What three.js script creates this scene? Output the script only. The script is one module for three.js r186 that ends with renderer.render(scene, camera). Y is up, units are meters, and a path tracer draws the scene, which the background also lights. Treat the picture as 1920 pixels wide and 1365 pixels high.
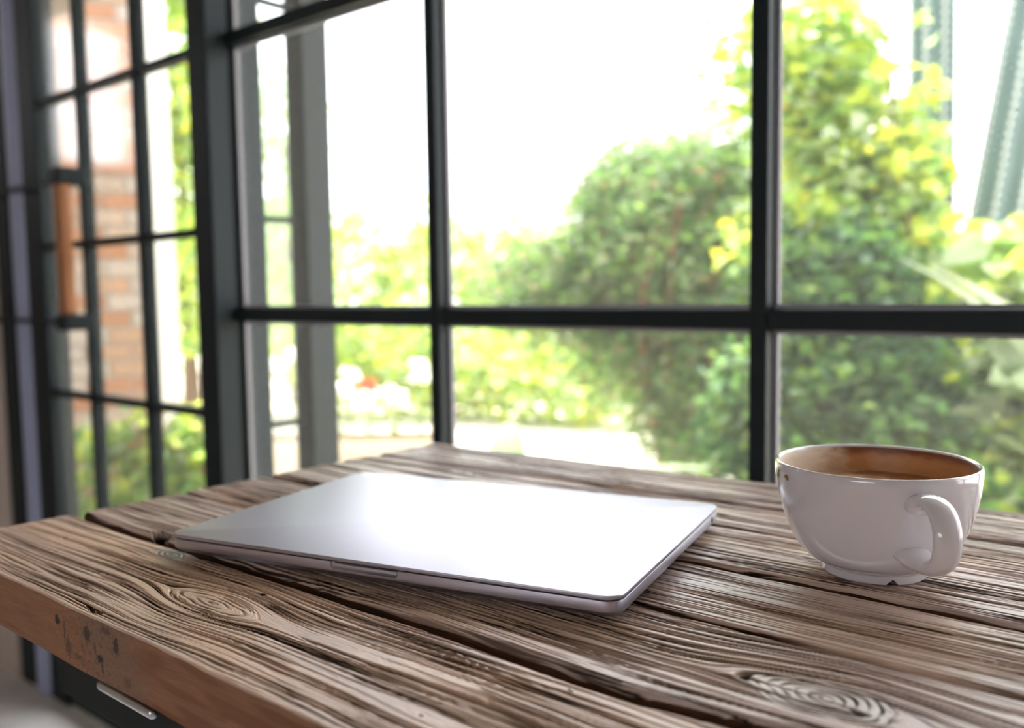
import * as THREE from 'three';
import { RoundedBoxGeometry } from 'three/addons/geometries/RoundedBoxGeometry.js';
import { mergeGeometries, mergeVertices, toCreasedNormals } from 'three/addons/utils/BufferGeometryUtils.js';
import { Brush, Evaluator, SUBTRACTION } from 'three-bvh-csg';
import { createNoise2D } from 'simplex-noise';

// ---------------------------------------------------------------- camera, sky, sun, exposure
const scene = new THREE.Scene();
const EYE = 0.9165;                                   // eye height over the floor; the table top is at 0.75
const camera = new THREE.PerspectiveCamera(44.15, 1920 / 1365, 0.02, 200);
camera.position.set(0, EYE, 0);
camera.quaternion.setFromRotationMatrix(new THREE.Matrix4().makeBasis(
  new THREE.Vector3(0.76897699, -0.01433823, -0.63911564),
  new THREE.Vector3(-0.04073897, 0.99661723, -0.07137527),
  new THREE.Vector3(0.63797706, 0.08092285, 0.76579159)));
camera.focus = 0.485;
camera.userData.fStop = 4.7;

scene.background = new THREE.Color().setRGB(0.965, 0.97, 1.03);
scene.backgroundIntensity = 3.0;
const sun = new THREE.DirectionalLight(new THREE.Color().setRGB(1.0, 0.93, 0.8), 9);
sun.position.set(-6.5, 12, -6.5);
sun.target.position.set(-1, 0, -3);
sun.castShadow = true;
sun.shadow.radius = 3;
Object.assign(sun.shadow.camera, { left: -14, right: 14, top: 14, bottom: -14, near: 0.5, far: 40 });
sun.shadow.mapSize.set(2048, 2048);
scene.add(sun, sun.target);

const renderer = new THREE.WebGLRenderer({ antialias: true });
renderer.toneMapping = THREE.LinearToneMapping;
renderer.toneMappingExposure = 2.0;
renderer.shadowMap.enabled = true;

// ---------------------------------------------------------------- helpers
let seedState = 1234567;
const rnd = () => { seedState = (seedState + 0x6d2b79f5) | 0; let t = Math.imul(seedState ^ (seedState >>> 15), 1 | seedState); t = (t + Math.imul(t ^ (t >>> 7), 61 | t)) ^ t; return ((t ^ (t >>> 14)) >>> 0) / 4294967296; };
const reseed = (s) => { seedState = s; };
const rr = (a, b) => a + (b - a) * rnd();
const noise = createNoise2D((() => { reseed(77); return rnd; })());
const clamp01 = (t) => (t < 0 ? 0 : t > 1 ? 1 : t);
const sm = (a, b, t) => { t = clamp01((t - a) / (b - a)); return t * t * (3 - 2 * t); };
const mix = (a, b, t) => a + (b - a) * t;
const V3 = (x, y, z) => new THREE.Vector3(x, y, z);
const lin = (r, g, b) => new THREE.Color().setRGB(r, g, b);
const Y = (v) => v + EYE;                             // heights measured from the eye

const used = new Map();
function numbered(name) {
  const n = used.get(name) ?? 0; used.set(name, n + 1);
  return n ? `${name}_${String(n).padStart(3, '0')}` : name;
}
function tag(o, label, category, group) { Object.assign(o.userData, { label, category }); if (group) o.userData.group = group; return o; }
function mesh(name, geo, mat, parent) {
  const m = new THREE.Mesh(geo, mat); m.name = parent ? name : numbered(name);
  m.castShadow = m.receiveShadow = true; (parent ?? scene).add(m); return m;
}
function thing(name, label, category, pos = [0, 0, 0], group) {
  const o = new THREE.Group(); o.name = numbered(name); o.position.set(...pos); scene.add(o); return tag(o, label, category, group);
}
function struct(name, geo, mat) { const m = mesh(name, geo, mat); m.userData.kind = 'structure'; return m; }
function structGroup(name) { const o = new THREE.Group(); o.name = numbered(name); o.userData.kind = 'structure'; scene.add(o); return o; }
function boxg(x0, x1, y0, y1, z0, z1, r = 0) {
  const w = x1 - x0, h = y1 - y0, d = z1 - z0;
  const g = r ? new RoundedBoxGeometry(w, h, d, 2, r) : new THREE.BoxGeometry(w, h, d);
  return g.translate((x0 + x1) / 2, (y0 + y1) / 2, (z0 + z1) / 2);
}
const std = (o) => new THREE.MeshStandardMaterial(o);
const phys = (o) => new THREE.MeshPhysicalMaterial(o);
function dataTex(w, h, fill, srgb = true) {
  const d = new Uint8Array(w * h * 4); fill(d);
  const t = new THREE.DataTexture(d, w, h); t.magFilter = t.minFilter = THREE.LinearFilter; t.wrapS = t.wrapT = THREE.RepeatWrapping;
  if (srgb) t.colorSpace = THREE.SRGBColorSpace; t.needsUpdate = true; return t;
}
const toS = (c) => 255 * (c <= 0.0031308 ? 12.92 * c : 1.055 * Math.pow(Math.max(c, 0), 1 / 2.4) - 0.055);

// ---------------------------------------------------------------- shared materials
const M = {
  steel: new THREE.MeshPhysicalMaterial({ color: lin(0.011, 0.018, 0.021), roughness: 0.5, specularIntensity: 0.45 }),
  pipe: std({ color: lin(0.38, 0.42, 0.6), roughness: 0.35 }),
  putty: std({ color: lin(0.34, 0.33, 0.36), roughness: 0.7 }),
  glass: phys({ color: lin(0.97, 0.98, 0.975), roughness: 0.11, transmission: 1, thickness: 0, ior: 1.5 }),
  plaster: std({ color: lin(0.58, 0.5, 0.44), roughness: 0.95 }),
  ceiling: std({ color: lin(0.3, 0.26, 0.23), roughness: 0.95 }),
  roof: std({ color: lin(0.25, 0.22, 0.2), roughness: 0.9 }),
  black: phys({ color: lin(0.008, 0.012, 0.013), roughness: 0.55, specularIntensity: 0.4 }),
  chrome: std({ color: lin(0.7, 0.7, 0.72), metalness: 1, roughness: 0.3 }),
  bark: std({ color: lin(0.13, 0.085, 0.055), roughness: 0.95 }),
  redBark: std({ color: lin(0.25, 0.12, 0.065), roughness: 0.95 }),
  white: std({ color: lin(0.8, 0.79, 0.75), roughness: 0.8 }),
};
const speckle = (base, amp, size, seed) => dataTex(512, 512, (d) => {
  for (let y = 0; y < 512; y++) for (let x = 0; x < 512; x++) {
    const a = 2 * Math.PI * x / 512, b = 2 * Math.PI * y / 512;
    const n = noise(Math.cos(a) * size + seed, Math.sin(b) * size + Math.sin(a) * size * 0.7) * 0.6 + noise(x * 0.21 + seed, y * 0.21) * 0.4;
    const k = 1 + amp * n, i = (y * 512 + x) * 4;
    d[i] = toS(base[0] * k); d[i + 1] = toS(base[1] * k); d[i + 2] = toS(base[2] * k); d[i + 3] = 255;
  }
});
const floorTex = speckle([0.78, 0.75, 0.73], 0.1, 2.2, 3); floorTex.repeat.set(6, 6);
const gravelTex = speckle([0.6, 0.55, 0.47], 0.35, 5, 9); gravelTex.repeat.set(40, 40);
M.floor = std({ map: floorTex, roughness: 0.5 });
M.gravel = std({ map: gravelTex, roughness: 1 });

// ---------------------------------------------------------------- the room
const RX0 = -3.9, RX1 = 2.6, RZ1 = 4.2, CEIL = 2.75, T = 0.16;
struct('floor', boxg(RX0 - T, RX1 + T, -0.12, 0, -0.98, RZ1 + T), M.floor);
struct('ceiling', boxg(RX0 - T, RX1 + T, CEIL, CEIL + 0.16, -1.0, RZ1 + T), M.ceiling);
struct('added_eave', boxg(RX0 - T, RX1 + T, 2.08, 2.16, -1.75, -0.93), M.roof);           // unseen canopy, added to block sun and high sky light from the table
function wallWithHoles(name, len, holes, place) {
  const s = new THREE.Shape([new THREE.Vector2(0, 0), new THREE.Vector2(len, 0), new THREE.Vector2(len, CEIL), new THREE.Vector2(0, CEIL)]);
  for (const [a, b, y0, y1] of holes) s.holes.push(new THREE.Path([new THREE.Vector2(a, y0), new THREE.Vector2(a, y1), new THREE.Vector2(b, y1), new THREE.Vector2(b, y0)]));
  const m = struct(name, new THREE.ExtrudeGeometry(s, { depth: T, bevelEnabled: false }), M.plaster); place(m); return m;
}
// rear wall: unseen opening behind the viewer, sized to light the cup front
wallWithHoles('wall_rear', RX1 - RX0, [[3.0, 5.2, 1.25, 2.05]], (m) => m.position.set(RX0, 0, RZ1));
wallWithHoles('wall_right', RZ1 + 0.98, [], (m) => { m.rotation.y = Math.PI / 2; m.position.set(RX1, 0, RZ1); });
wallWithHoles('wall_left', RZ1 + 0.98, [[1.0, 1.32, 1.5, 2.1]], (m) => { m.rotation.y = -Math.PI / 2; m.position.set(RX0, 0, -0.98); });
struct('wall_front', boxg(RX0, -2.262, 0, CEIL, -0.925, -0.845), M.plaster);
struct('trim_1', boxg(-2.262, RX1, 2.1, CEIL, -1.0, -0.85), M.steel);  // unseen header, brought down low to keep sun off the table
struct('trim_2', boxg(1.03, RX1, 0, 2.1, -0.95, -0.86), M.plaster);
// ground and paving outside
struct('trim_3', boxg(-40, 40, -0.3, -0.06, -45, 40), M.gravel).name = 'ground';

// ---------------------------------------------------------------- window wall
const ZF = -0.885;
const win = structGroup('window_1');
const colX = [-1.36, -0.877, -0.4027, 0.0716, 0.546, 1.02];
const rowY = [-0.875, -0.497, -0.0335, 0.430, 0.8935, 1.17].map(Y);
// the deep corner post between door and window, in two steps with a groove
mesh('corner_post', boxg(-1.418, -1.36, 0, 2.1, -0.893, -0.85, 0.003), M.steel, win);
mesh('corner_post', boxg(-1.412, -1.372, 0, 2.1, -0.912, -0.893), M.steel, win);
mesh('corner_post', boxg(-1.418, -1.36, 0, 2.1, -0.958, -0.911, 0.003), M.steel, win);
// outer post with a narrow glazed return
mesh('outer_post', boxg(-1.414, -1.36, 0, 2.1, -1.108, -1.047, 0.003), M.steel, win);
for (const y of [0.136, -0.239, 0.52, -0.6]) mesh('return_bar', boxg(-1.392, -1.382, Y(y) - 0.006, Y(y) + 0.006, -1.05, -0.955), M.steel, win);
mesh('pane', boxg(-1.389, -1.385, 0.02, 2.1, -1.047, -0.958), M.glass, win);
for (let i = 1; i < colX.length; i++) mesh('mullion', boxg(colX[i] - 0.0098, colX[i] + 0.0098, 0, 2.1, ZF - 0.03, ZF, 0.002), M.steel, win);
for (let j = 0; j < rowY.length; j++) for (let i = 0; i + 1 < colX.length; i++)
  mesh('muntin', boxg(colX[i] + (i ? 0.0098 : 0), colX[i + 1] - 0.0098, rowY[j] - (j ? 0.011 : 0.04), rowY[j] + 0.011, ZF - 0.03, ZF - 0.001, 0.002), M.steel, win);
function beadRing(x0, x1, y0, y1, z0, z1, w) {
  return mergeGeometries([boxg(x0, x0 + w, y0, y1, z0, z1), boxg(x1 - w, x1, y0, y1, z0, z1), boxg(x0 + w, x1 - w, y0, y0 + w, z0, z1), boxg(x0 + w, x1 - w, y1 - w, y1, z0, z1)]);
}
const paneSpots = [];
for (let j = 0; j + 1 < rowY.length; j++) for (let i = 0; i + 1 < colX.length; i++) {
  const x0 = colX[i] + (i ? 0.0098 : 0.002), x1 = colX[i + 1] - 0.0098, y0 = rowY[j] + 0.011, y1 = rowY[j + 1] - 0.011;
  const p = mesh('pane', boxg(x0, x1, y0, y1, ZF - 0.029, ZF - 0.025), M.glass, win);
  mesh('glazing_bead', beadRing(x0, x1, y0, y1, ZF - 0.025, ZF - 0.019, 0.0045), M.putty, p);
  paneSpots.push({ p, x0, x1, y0, y1, i, j });
}
// dried water spots on the panes of the right-hand columns
{
  reseed(5); const disc = new THREE.CircleGeometry(1, 7), spot = std({ color: lin(0.75, 0.77, 0.8), roughness: 0.9 });
  for (const s of paneSpots) {
    if (s.j < 1 || s.j > 3) continue;
    const n = s.i === 2 ? 900 : s.i === 1 ? 420 : s.i === 3 ? 500 : 120;
    const im = new THREE.InstancedMesh(disc, spot, n); im.name = 'water_spots'; im.userData.kind = 'stuff';
    const m4 = new THREE.Matrix4();
    for (let k = 0; k < n; k++) {
      const r = 0.0002 + 0.0007 * rnd() ** 3, edge = rnd() < 0.45;
      let x = rr(s.x0 + 0.006, s.x1 - 0.006), y = rr(s.y0 + 0.006, s.y1 - 0.006);
      if (edge) { if (rnd() < 0.5) y = s.y0 + 0.006 + 0.05 * rnd() ** 2; else x = rnd() < 0.5 ? s.x0 + 0.006 + 0.05 * rnd() ** 2 : s.x1 - 0.006 - 0.05 * rnd() ** 2; }
      m4.makeScale(r, r * rr(0.8, 1.6), 1).setPosition(x, y, ZF - 0.0246); im.setMatrixAt(k, m4);
    }
    s.p.add(im);
  }
}
// glazed door with a timber pull handle
const door = structGroup('door_1');
const DZ = -0.85;
const dX = [-2.02, -1.837, -1.61, -1.418], dY = [-0.86, -0.52, -0.207, 0.109, 0.414, 0.725, 1.03, 1.175].map(Y);
mesh('door_post', boxg(-2.262, -2.19, 0, 2.1, DZ - 0.06, DZ, 0.004), M.steel, door);
mesh('round_post', new THREE.CylinderGeometry(0.043, 0.043, 2.1, 32).translate(-2.146, 1.05, DZ - 0.035), M.pipe, door);
mesh('door_post', boxg(-2.102, -2.02, 0, 2.1, DZ - 0.05, DZ, 0.004), M.steel, door);
for (const x of [-1.837, -1.61]) mesh('glazing_bar', boxg(x - 0.008, x + 0.008, 0.02, 2.1, DZ - 0.03, DZ - 0.004, 0.002), M.steel, door);
for (let j = 0; j < dY.length; j++) mesh('glazing_bar', boxg(-2.02, -1.418, dY[j] - (j ? 0.0075 : 0.05), dY[j] + 0.0075, DZ - 0.028, DZ - 0.006, 0.002), M.steel, door);
for (let j = 0; j + 1 < dY.length; j++) for (let i = 0; i < 3; i++)
  mesh('pane', boxg(dX[i] + (i ? 0.008 : 0), dX[i + 1] - (i < 2 ? 0.008 : 0), dY[j] + 0.0075, dY[j + 1] - 0.0075, DZ - 0.02, DZ - 0.016), M.glass, door);
{
  const grain = dataTex(64, 256, (d) => { for (let y = 0; y < 256; y++) for (let x = 0; x < 64; x++) { const n = 1 + 0.25 * noise(x / 6, y / 90), i = (y * 64 + x) * 4; d[i] = toS(0.4 * n); d[i + 1] = toS(0.15 * n); d[i + 2] = toS(0.05 * n); d[i + 3] = 255; } });
  const h = mesh('pull_handle', boxg(-1.838, -1.806, Y(-0.035), Y(0.225), DZ + 0.028, DZ + 0.052, 0.006), std({ map: grain, roughness: 0.5 }), door);
  h.userData.label = 'upright timber pull handle';
  for (const y of [0.238, -0.05]) {
    mesh('bracket', boxg(-1.846, -1.798, Y(y) - 0.016, Y(y) + 0.016, DZ - 0.004, DZ + 0.056, 0.004), M.steel, h);
    mesh('bracket_arm', boxg(-2.262, -1.84, Y(y) - 0.005, Y(y) + 0.005, DZ + 0.004, DZ + 0.014), M.steel, h);
  }
}

// ---------------------------------------------------------------- table
const table = thing('wooden_table', 'rustic table of weathered grooved planks against the window', 'table');
const TOP = 0.75, THK = 0.0345, TX0 = -0.70, TX1 = 0.30, TEXL = 0.72;
const wob = (x, s, a) => a * noise(x * 5 + s, s * 3.1) + 0.14 * a * noise(x * 30 + s, s);
const edgeZ = [
  (x) => -0.2112 + wob(x, 1, 0.0009),
  (x) => -0.3095 + 0.003 * Math.exp(-(((x + 0.21) / 0.06) ** 2)) - 0.005 * Math.exp(-(((x + 0.12) / 0.05) ** 2)) + wob(x, 2, 0.0012),
  (x) => -0.4003 + wob(x, 3, 0.001),
  (x) => -0.4843 + wob(x, 4, 0.001),
  (x) => -0.571 + wob(x, 5, 0.0008),
  (x) => -0.617 - 0.041 * clamp01((x + 0.7) / 0.45) ** 0.8 * 0.55 + wob(x, 6, 0.0008),
  (x) => -0.7023 - 0.052 * (x + 0.7) + wob(x, 7, 0.001),
];
const gap = [0, 0.009, 0.005, 0.0105, 0.0038, 0.007, 0];
const plankEnd = [-0.705, -0.698, -0.6995, -0.699, -0.7, -0.6995];
const knots = [
  [{ x: -435, z: -262, rx: 42, rz: 9.5, ax: 46, push: 19, fall: 24, dark: 0.1 }, { x: -540, z: -297, rx: 17, rz: 8, ax: 24, push: 6, fall: 10, dark: 0.75, grey: 1 }, { x: -250, z: -240, rx: 1, rz: 1, ax: 60, push: 2.5, fall: 16, dark: 0 }],
  [{ x: -131, z: -350, rx: 34, rz: 19, ax: 46, push: 16, fall: 19, dark: 0.08, grey: 0.6 }],
  [{ x: -420, z: -450, rx: 12, rz: 6, ax: 30, push: 5, fall: 10, dark: 0.4 }],
  [{ x: -30, z: -530, rx: 9, rz: 5, ax: 30, push: 4, fall: 10, dark: 0.4 }],
  [{ x: -560, z: -600, rx: 12, rz: 6, ax: 30, push: 5, fall: 10, dark: 0.5 }],
  [{ x: -610, z: -668, rx: 16, rz: 6, ax: 34, push: 5, fall: 12, dark: 0.6 }],
];
const cracks = [
  [{ x: -600, z: -251, x0: -705, x1: -488, w: 0.8 }, { x: -600, z: -272, x0: -700, x1: -440, w: 0.55 }, { x: -640, z: -229, x0: -705, x1: -560, w: 1.0 }, { x: -530, z: -238, x0: -590, x1: -478, w: 1.0 }, { x: -300, z: -262, x0: -360, x1: -150, w: 0.9 }, { x: -300, z: -285, x0: -470, x1: -190, w: 0.9 }, { x: -280, z: -232, x0: -400, x1: -200, w: 0.8 }, { x: -650, z: -295, x0: -705, x1: -590, w: 0.7 }],
  [{ x: -220, z: -345, x0: -330, x1: -80, w: 1.3 }, { x: -220, z: -372, x0: -300, x1: -60, w: 1.1 }, { x: -300, z: -330, x0: -450, x1: -200, w: 0.8 }],
  [{ x: -180, z: -430, x0: -300, x1: 0, w: 0.7 }, { x: -120, z: -462, x0: -300, x1: 0, w: 0.8 }],
  [{ x: -150, z: -515, x0: -330, x1: 20, w: 0.9 }, { x: -100, z: -545, x0: -300, x1: 20, w: 0.9 }],
  [{ x: -180, z: -596, x0: -350, x1: 20, w: 0.9 }],
  [{ x: -300, z: -680, x0: -520, x1: 0, w: 0.9 }],
];
const pits = [
  [{ x: -473.5, z: -216.5, rx: 6.5, rz: 2.6, d: 6 }, { x: -482, z: -218, rx: 5, rz: 1.4, d: 3 }, { x: -639, z: -273, rx: 2.6, rz: 1.8, d: 2.5 }, { x: -424, z: -287.7, rx: 3.2, rz: 1.6, d: 0.4 }, { x: -576, z: -307, rx: 9, rz: 3, d: 5 }],
  [{ x: -585, z: -317, rx: 14, rz: 4.5, d: 6 }], [], [], [], [],
];
const TW = 2048, TH = 512;
function grainAt(s, X, sd, out, slope = 0) {
  const a = noise(s / 1.25 + sd, X / 170), b = noise(s / 3.6 + sd + 40, X / 280), c = noise(s / 12 + sd + 80, X / 430), f = noise(s / 0.42 + sd, X / 16), e = noise(s / 0.7 + sd + 11, X / 60) / (1 + (4 * slope) ** 2);
  out.g = sm(-0.06, 0.42, 0.5 * a + 0.42 * b + 0.3 * c + 0.3 * e); out.h = sm(-0.1, 0.45, 0.55 * a + 0.5 * b + 0.3 * c);
  out.c = c; out.f = 0.6 * f + 0.4 * e; return out;
}
function makePlank(n, rough) {
  const zf = (x) => edgeZ[n](x) - gap[n] / 2, zb = (x) => edgeZ[n + 1](x) + gap[n + 1] / 2;
  const sd = n * 137.3, col = new Uint8Array(TW * TH * 4), bump = new Float32Array(TW * TH), aux = new Uint8Array(TW * TH * 4), hgt = new Float32Array(TW * TH), g1 = {}, g2 = {};
  const warp = (X, V, zmm) => {
    let s = V + 2.6 * noise(X / 330 + sd, V / 70) + 0.55 * noise(X / 75 + sd, V / 14);
    for (const k of knots[n]) { const dx = X - k.x, dz = k.z - zmm, q = Math.exp(-((dx / k.ax) ** 2)); s -= Math.tanh(dz / (3 + 7 * (dx / k.ax) ** 2)) * k.push * q * Math.exp(-Math.abs(dz) / k.fall); }
    return s;
  };
  const at = (x, z) => warp(x, (zf(x / 1000) * 1000 - z), z);
  const prev = new Float32Array(TH);
  const cr = cracks[n].map((c) => ({ ...c, s: at(c.x, c.z) }));
  const light = n === 0 ? [0.78, 0.575, 0.445] : [0.72, 0.57, 0.495], dark = [0.024, 0.0135, 0.0095];
  for (let i = 0; i < TW; i++) {
    const X = (TX0 + TEXL * (i + 0.5) / TW) * 1000, z0 = zf(X / 1000) * 1000, W = z0 - zb(X / 1000) * 1000;
    for (let j = 0; j < TH; j++) {
      const V = W * (j + 0.5) / TH, zmm = z0 - V, o = j * TW + i;
      const s = warp(X, V, zmm);
      const slope = i ? Math.abs(s - prev[j]) / 0.352 : 0; prev[j] = s;
      grainAt(s, X, sd, g1, slope);
      let g = g1.g, hh = g1.h, f = g1.f / (1 + (4 * slope) ** 2), c = g1.c, kd = 0, kg = 0;
      for (const k of knots[n]) {
        const dx = X - k.x, dz = zmm - k.z; if (Math.abs(dx) > 1.4 * k.rx || Math.abs(dz) > 1.4 * k.rz) continue;
        const r = Math.hypot(dx / k.rx, dz / k.rz) * (1 + 0.1 * noise(dx / 34 + sd, dz / 20)), w = 1 - sm(0.72, 1.05, r);
        if (w <= 0) continue;
        grainAt(300 + r * k.rz * 1.15 + 0.5 * noise(dx / 14, dz / 7), X * 0.3, sd + 7, g2);
        const wave = 0.5 + 0.5 * Math.sin(6.283 * (r * k.rz / 2.7 + 0.22 * noise(dx / 22 + sd, dz / 14))), ringed = sm(0.4, 0.95, wave * (0.82 + 0.22 * noise(dx / 18, dz / 12)));
        g2.g = ringed; g2.h = ringed * 0.7;
        g = mix(g, g2.g, w); hh = mix(hh, g2.h, w); f = mix(f, g2.f, w); c = mix(c, g2.c, w); kd = Math.max(kd, w * k.dark); kg = Math.max(kg, w * (k.grey ?? 0));
      }
      let ck = 0;
      for (const q of cr) { const e = sm(q.x0, q.x0 + 25, X) * (1 - sm(q.x1 - 40, q.x1, X)); if (e > 0) ck = Math.max(ck, e * (1 - sm(0.35 * q.w, q.w, Math.abs(s - q.s)))); }
      let pit = 0, pd = 0;
      for (const q of pits[n]) { const r = Math.hypot((X - q.x) / q.rx, (zmm - q.z) / q.rz) * (1 + 0.2 * noise(X / 4, V / 3)); const w = 1 - sm(0.6, 1.05, r); if (w > pit) pit = w; pd = Math.max(pd, w * q.d); }
      // worn smooth areas keep less relief
      const worn = n === 0 ? Math.max(sm(-0.1, 0.5, noise(X / 140 + 5, V / 45)) * 0.6, 1.0 * Math.exp(-(((X + 339) / 42) ** 2) - (((zmm + 274) / 8) ** 2)), 0.8 * (1 - sm(-620, -480, X)), 1.2 * (1 - sm(0.8, 3.5, V))) : sm(0.1, 0.7, noise(X / 170 + sd, V / 40)) * 0.5;
      const gg = clamp01(g * (1 - 0.75 * worn));
      hgt[o] = -((n < 3 ? 1.3   : 0.9) * clamp01(hh * (1 - 0.75 * worn)) + 1.7 * ck + pd);
      bump[o] = 0.5 + 0.5 * clamp01(0.5 + 0.45 * f) - 0.35 * gg;
      { const dull = clamp01(Math.max(gg * 1.1, ck, pit)); aux[o * 4 + 1] = 255 * mix(rough, 0.95, dull) * (0.94 + 0.06 * f); aux[o * 4 + 3] = 255 * mix(1, 0.08, dull); }
      const patch = sm(0.1, 0.75, noise(X / 85 + sd + 3, V / 26)) * 0.35, warm = 0.5 + 0.5 * noise(X / 210 + sd, V / 60);
      const k = clamp01(Math.max(gg * 0.97, ck, pit) + kd * 0.55 * (1 - gg));
      const b = (1 + 0.16 * f + 0.12 * c) * (1 - patch * 0.5) * (0.9 + 0.15 * worn);
      let R = mix(light[0] * (1 + 0.1 * warm), dark[0], k) * b, G = mix(light[1], dark[1], k) * b, B = mix(light[2] * (1.04 - 0.18 * warm), dark[2], k) * b;
      if (kg) { const m = (R + G + B) / 3; R = mix(R, m * 0.95, kg * 0.6); G = mix(G, m, kg * 0.6); B = mix(B, m * 0.9, kg * 0.6); }
      col[o * 4] = toS(R); col[o * 4 + 1] = toS(G); col[o * 4 + 2] = toS(B); col[o * 4 + 3] = 255;
    }
  }
  const map = new THREE.DataTexture(col, TW, TH); map.colorSpace = THREE.SRGBColorSpace;
  const ax = new THREE.DataTexture(aux, TW, TH);
  const bm = new THREE.DataTexture(bump, TW, TH, THREE.RedFormat, THREE.FloatType);
  for (const t of [map, bm, ax]) { t.wrapS = THREE.MirroredRepeatWrapping; t.wrapT = THREE.ClampToEdgeWrapping; t.magFilter = t.minFilter = THREE.LinearFilter; t.needsUpdate = true; }
  const topMat = phys({ ior: 1.75, map, bumpMap: bm, bumpScale: n < 2 ? 0.0005 : 0.0003, roughness: 1, roughnessMap: ax, specularIntensityMap: ax });
  // top grid
  const xs = []; for (let x = TX0; x < 0.02; x += n < 2 ? 0.0008 : 0.0016) xs.push(x); for (let x = 0.02; x <= TX1 + 1e-6; x += 0.02) xs.push(Math.min(x, TX1));
  const rows = Math.round((n < 3 ? 0.095 : 0.08) / (n < 3 ? 0.0004 : 0.0005));
  const pos = [], uv = [], idx = [], nx = xs.length, drop = n === 0 ? 0.0012 : 0;
  const sample = (u, v) => { u = Math.abs(u); u = u > 1 ? 2 - u : u; const a = clamp01(u) * (TW - 1), b = clamp01(v) * (TH - 1), i = Math.min(TW - 2, a | 0), j = Math.min(TH - 2, b | 0), p = a - i, q = b - j; return mix(mix(hgt[j * TW + i], hgt[j * TW + i + 1], p), mix(hgt[(j + 1) * TW + i], hgt[(j + 1) * TW + i + 1], p), q); };
  const P = (i, j) => { const k = (j * nx + i) * 3; return [pos[k], pos[k + 1], pos[k + 2]]; };
  for (let j = 0; j <= rows; j++) for (let i = 0; i < nx; i++) {
    const t = j / rows, endOff = i < 12 ? (plankEnd[n] - TX0 + 0.0012 * noise(t * 9 + sd, 4)) * (1 - i / 12) : 0, x = xs[i] + endOff;
    const f = zf(x), b = zb(x), z = mix(f, b, t), d = Math.min(f - z, z - b, (x - plankEnd[n]) * 1.0 + 0.0006) * 1000;
    const R = n === 0 ? (t > 0.5 ? 2.2 : 0.8) + 0.3 * noise(x * 30, 3 + (t > 0.5 ? 9 : 0)) : 2.8 + 0.9 * noise(x * 18 + sd, t > 0.5 ? 9 : 0);
    const rd = d < R ? R - Math.sqrt(Math.max(0, R * R - (R - d) ** 2)) : 0;
    pos.push(x, TOP - drop + (sample((xs[i] - TX0) / TEXL, t) - rd) / 1000, z); uv.push((xs[i] - TX0) / TEXL, t);
  }
  for (let j = 0; j < rows; j++) for (let i = 0; i + 1 < nx; i++) { const a = j * nx + i, b = a + 1, c = a + nx, d = c + 1; idx.push(a, b, c, b, d, c); }
  const top = new THREE.BufferGeometry(); top.setAttribute('position', new THREE.Float32BufferAttribute(pos, 3)); top.setAttribute('uv', new THREE.Float32BufferAttribute(uv, 2)); top.setIndex(idx); top.computeVertexNormals();
  // skirts and underside, in flat strips
  const strip = (pts, nrm) => {
    const p = [], q = [], id = [], nn = [];
    pts.forEach(([x, y, z, u], i) => { p.push(x, y, z, x, TOP - THK, z); q.push(u, 1, u, 0); nn.push(...nrm, ...nrm); if (i) { const k = 2 * i; id.push(k - 2, k - 1, k, k, k - 1, k + 1); } });
    const g = new THREE.BufferGeometry(); g.setAttribute('position', new THREE.Float32BufferAttribute(p, 3)); g.setAttribute('normal', new THREE.Float32BufferAttribute(nn, 3)); g.setAttribute('uv', new THREE.Float32BufferAttribute(q, 2)); g.setIndex(id); return g;
  };
  const range = (k) => [...Array(k).keys()];
  const front = strip(range(nx).map((i) => [...P(i, 0), (xs[i] - TX0) / TEXL]), [0, 0, 1]);
  const back = strip(range(nx).reverse().map((i) => [...P(i, rows), (xs[i] - TX0) / TEXL]), [0, 0, -1]);
  const left = strip(range(rows + 1).reverse().map((j) => [...P(0, j), j / rows * 0.12]), [-1, 0, 0]);
  const right = strip(range(rows + 1).map((j) => [...P(nx - 1, j), j / rows * 0.12]), [1, 0, 0]);
  const un = new THREE.BufferGeometry(); const c = [P(0, 0), P(nx - 1, 0), P(0, rows), P(nx - 1, rows)].map((p) => [p[0], TOP - THK, p[2]]);
  un.setAttribute('position', new THREE.Float32BufferAttribute(c.flat(), 3)); un.setAttribute('normal', new THREE.Float32BufferAttribute([0, -1, 0, 0, -1, 0, 0, -1, 0, 0, -1, 0], 3)); un.setAttribute('uv', new THREE.Float32BufferAttribute([0, 0, 1, 0, 0, 1, 1, 1], 2)); un.setIndex([0, 2, 1, 1, 2, 3]);
  const whole = mergeGeometries([top, mergeGeometries([front]), mergeGeometries([back, left, right, un])], true);
  return { whole, topMat };
}
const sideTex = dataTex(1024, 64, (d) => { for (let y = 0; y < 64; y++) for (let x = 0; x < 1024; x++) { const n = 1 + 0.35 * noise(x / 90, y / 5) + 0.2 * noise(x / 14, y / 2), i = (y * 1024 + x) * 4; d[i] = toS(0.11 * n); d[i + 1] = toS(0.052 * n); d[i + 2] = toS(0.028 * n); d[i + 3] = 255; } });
const sideMat = std({ map: sideTex, roughness: 0.85 });
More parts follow.
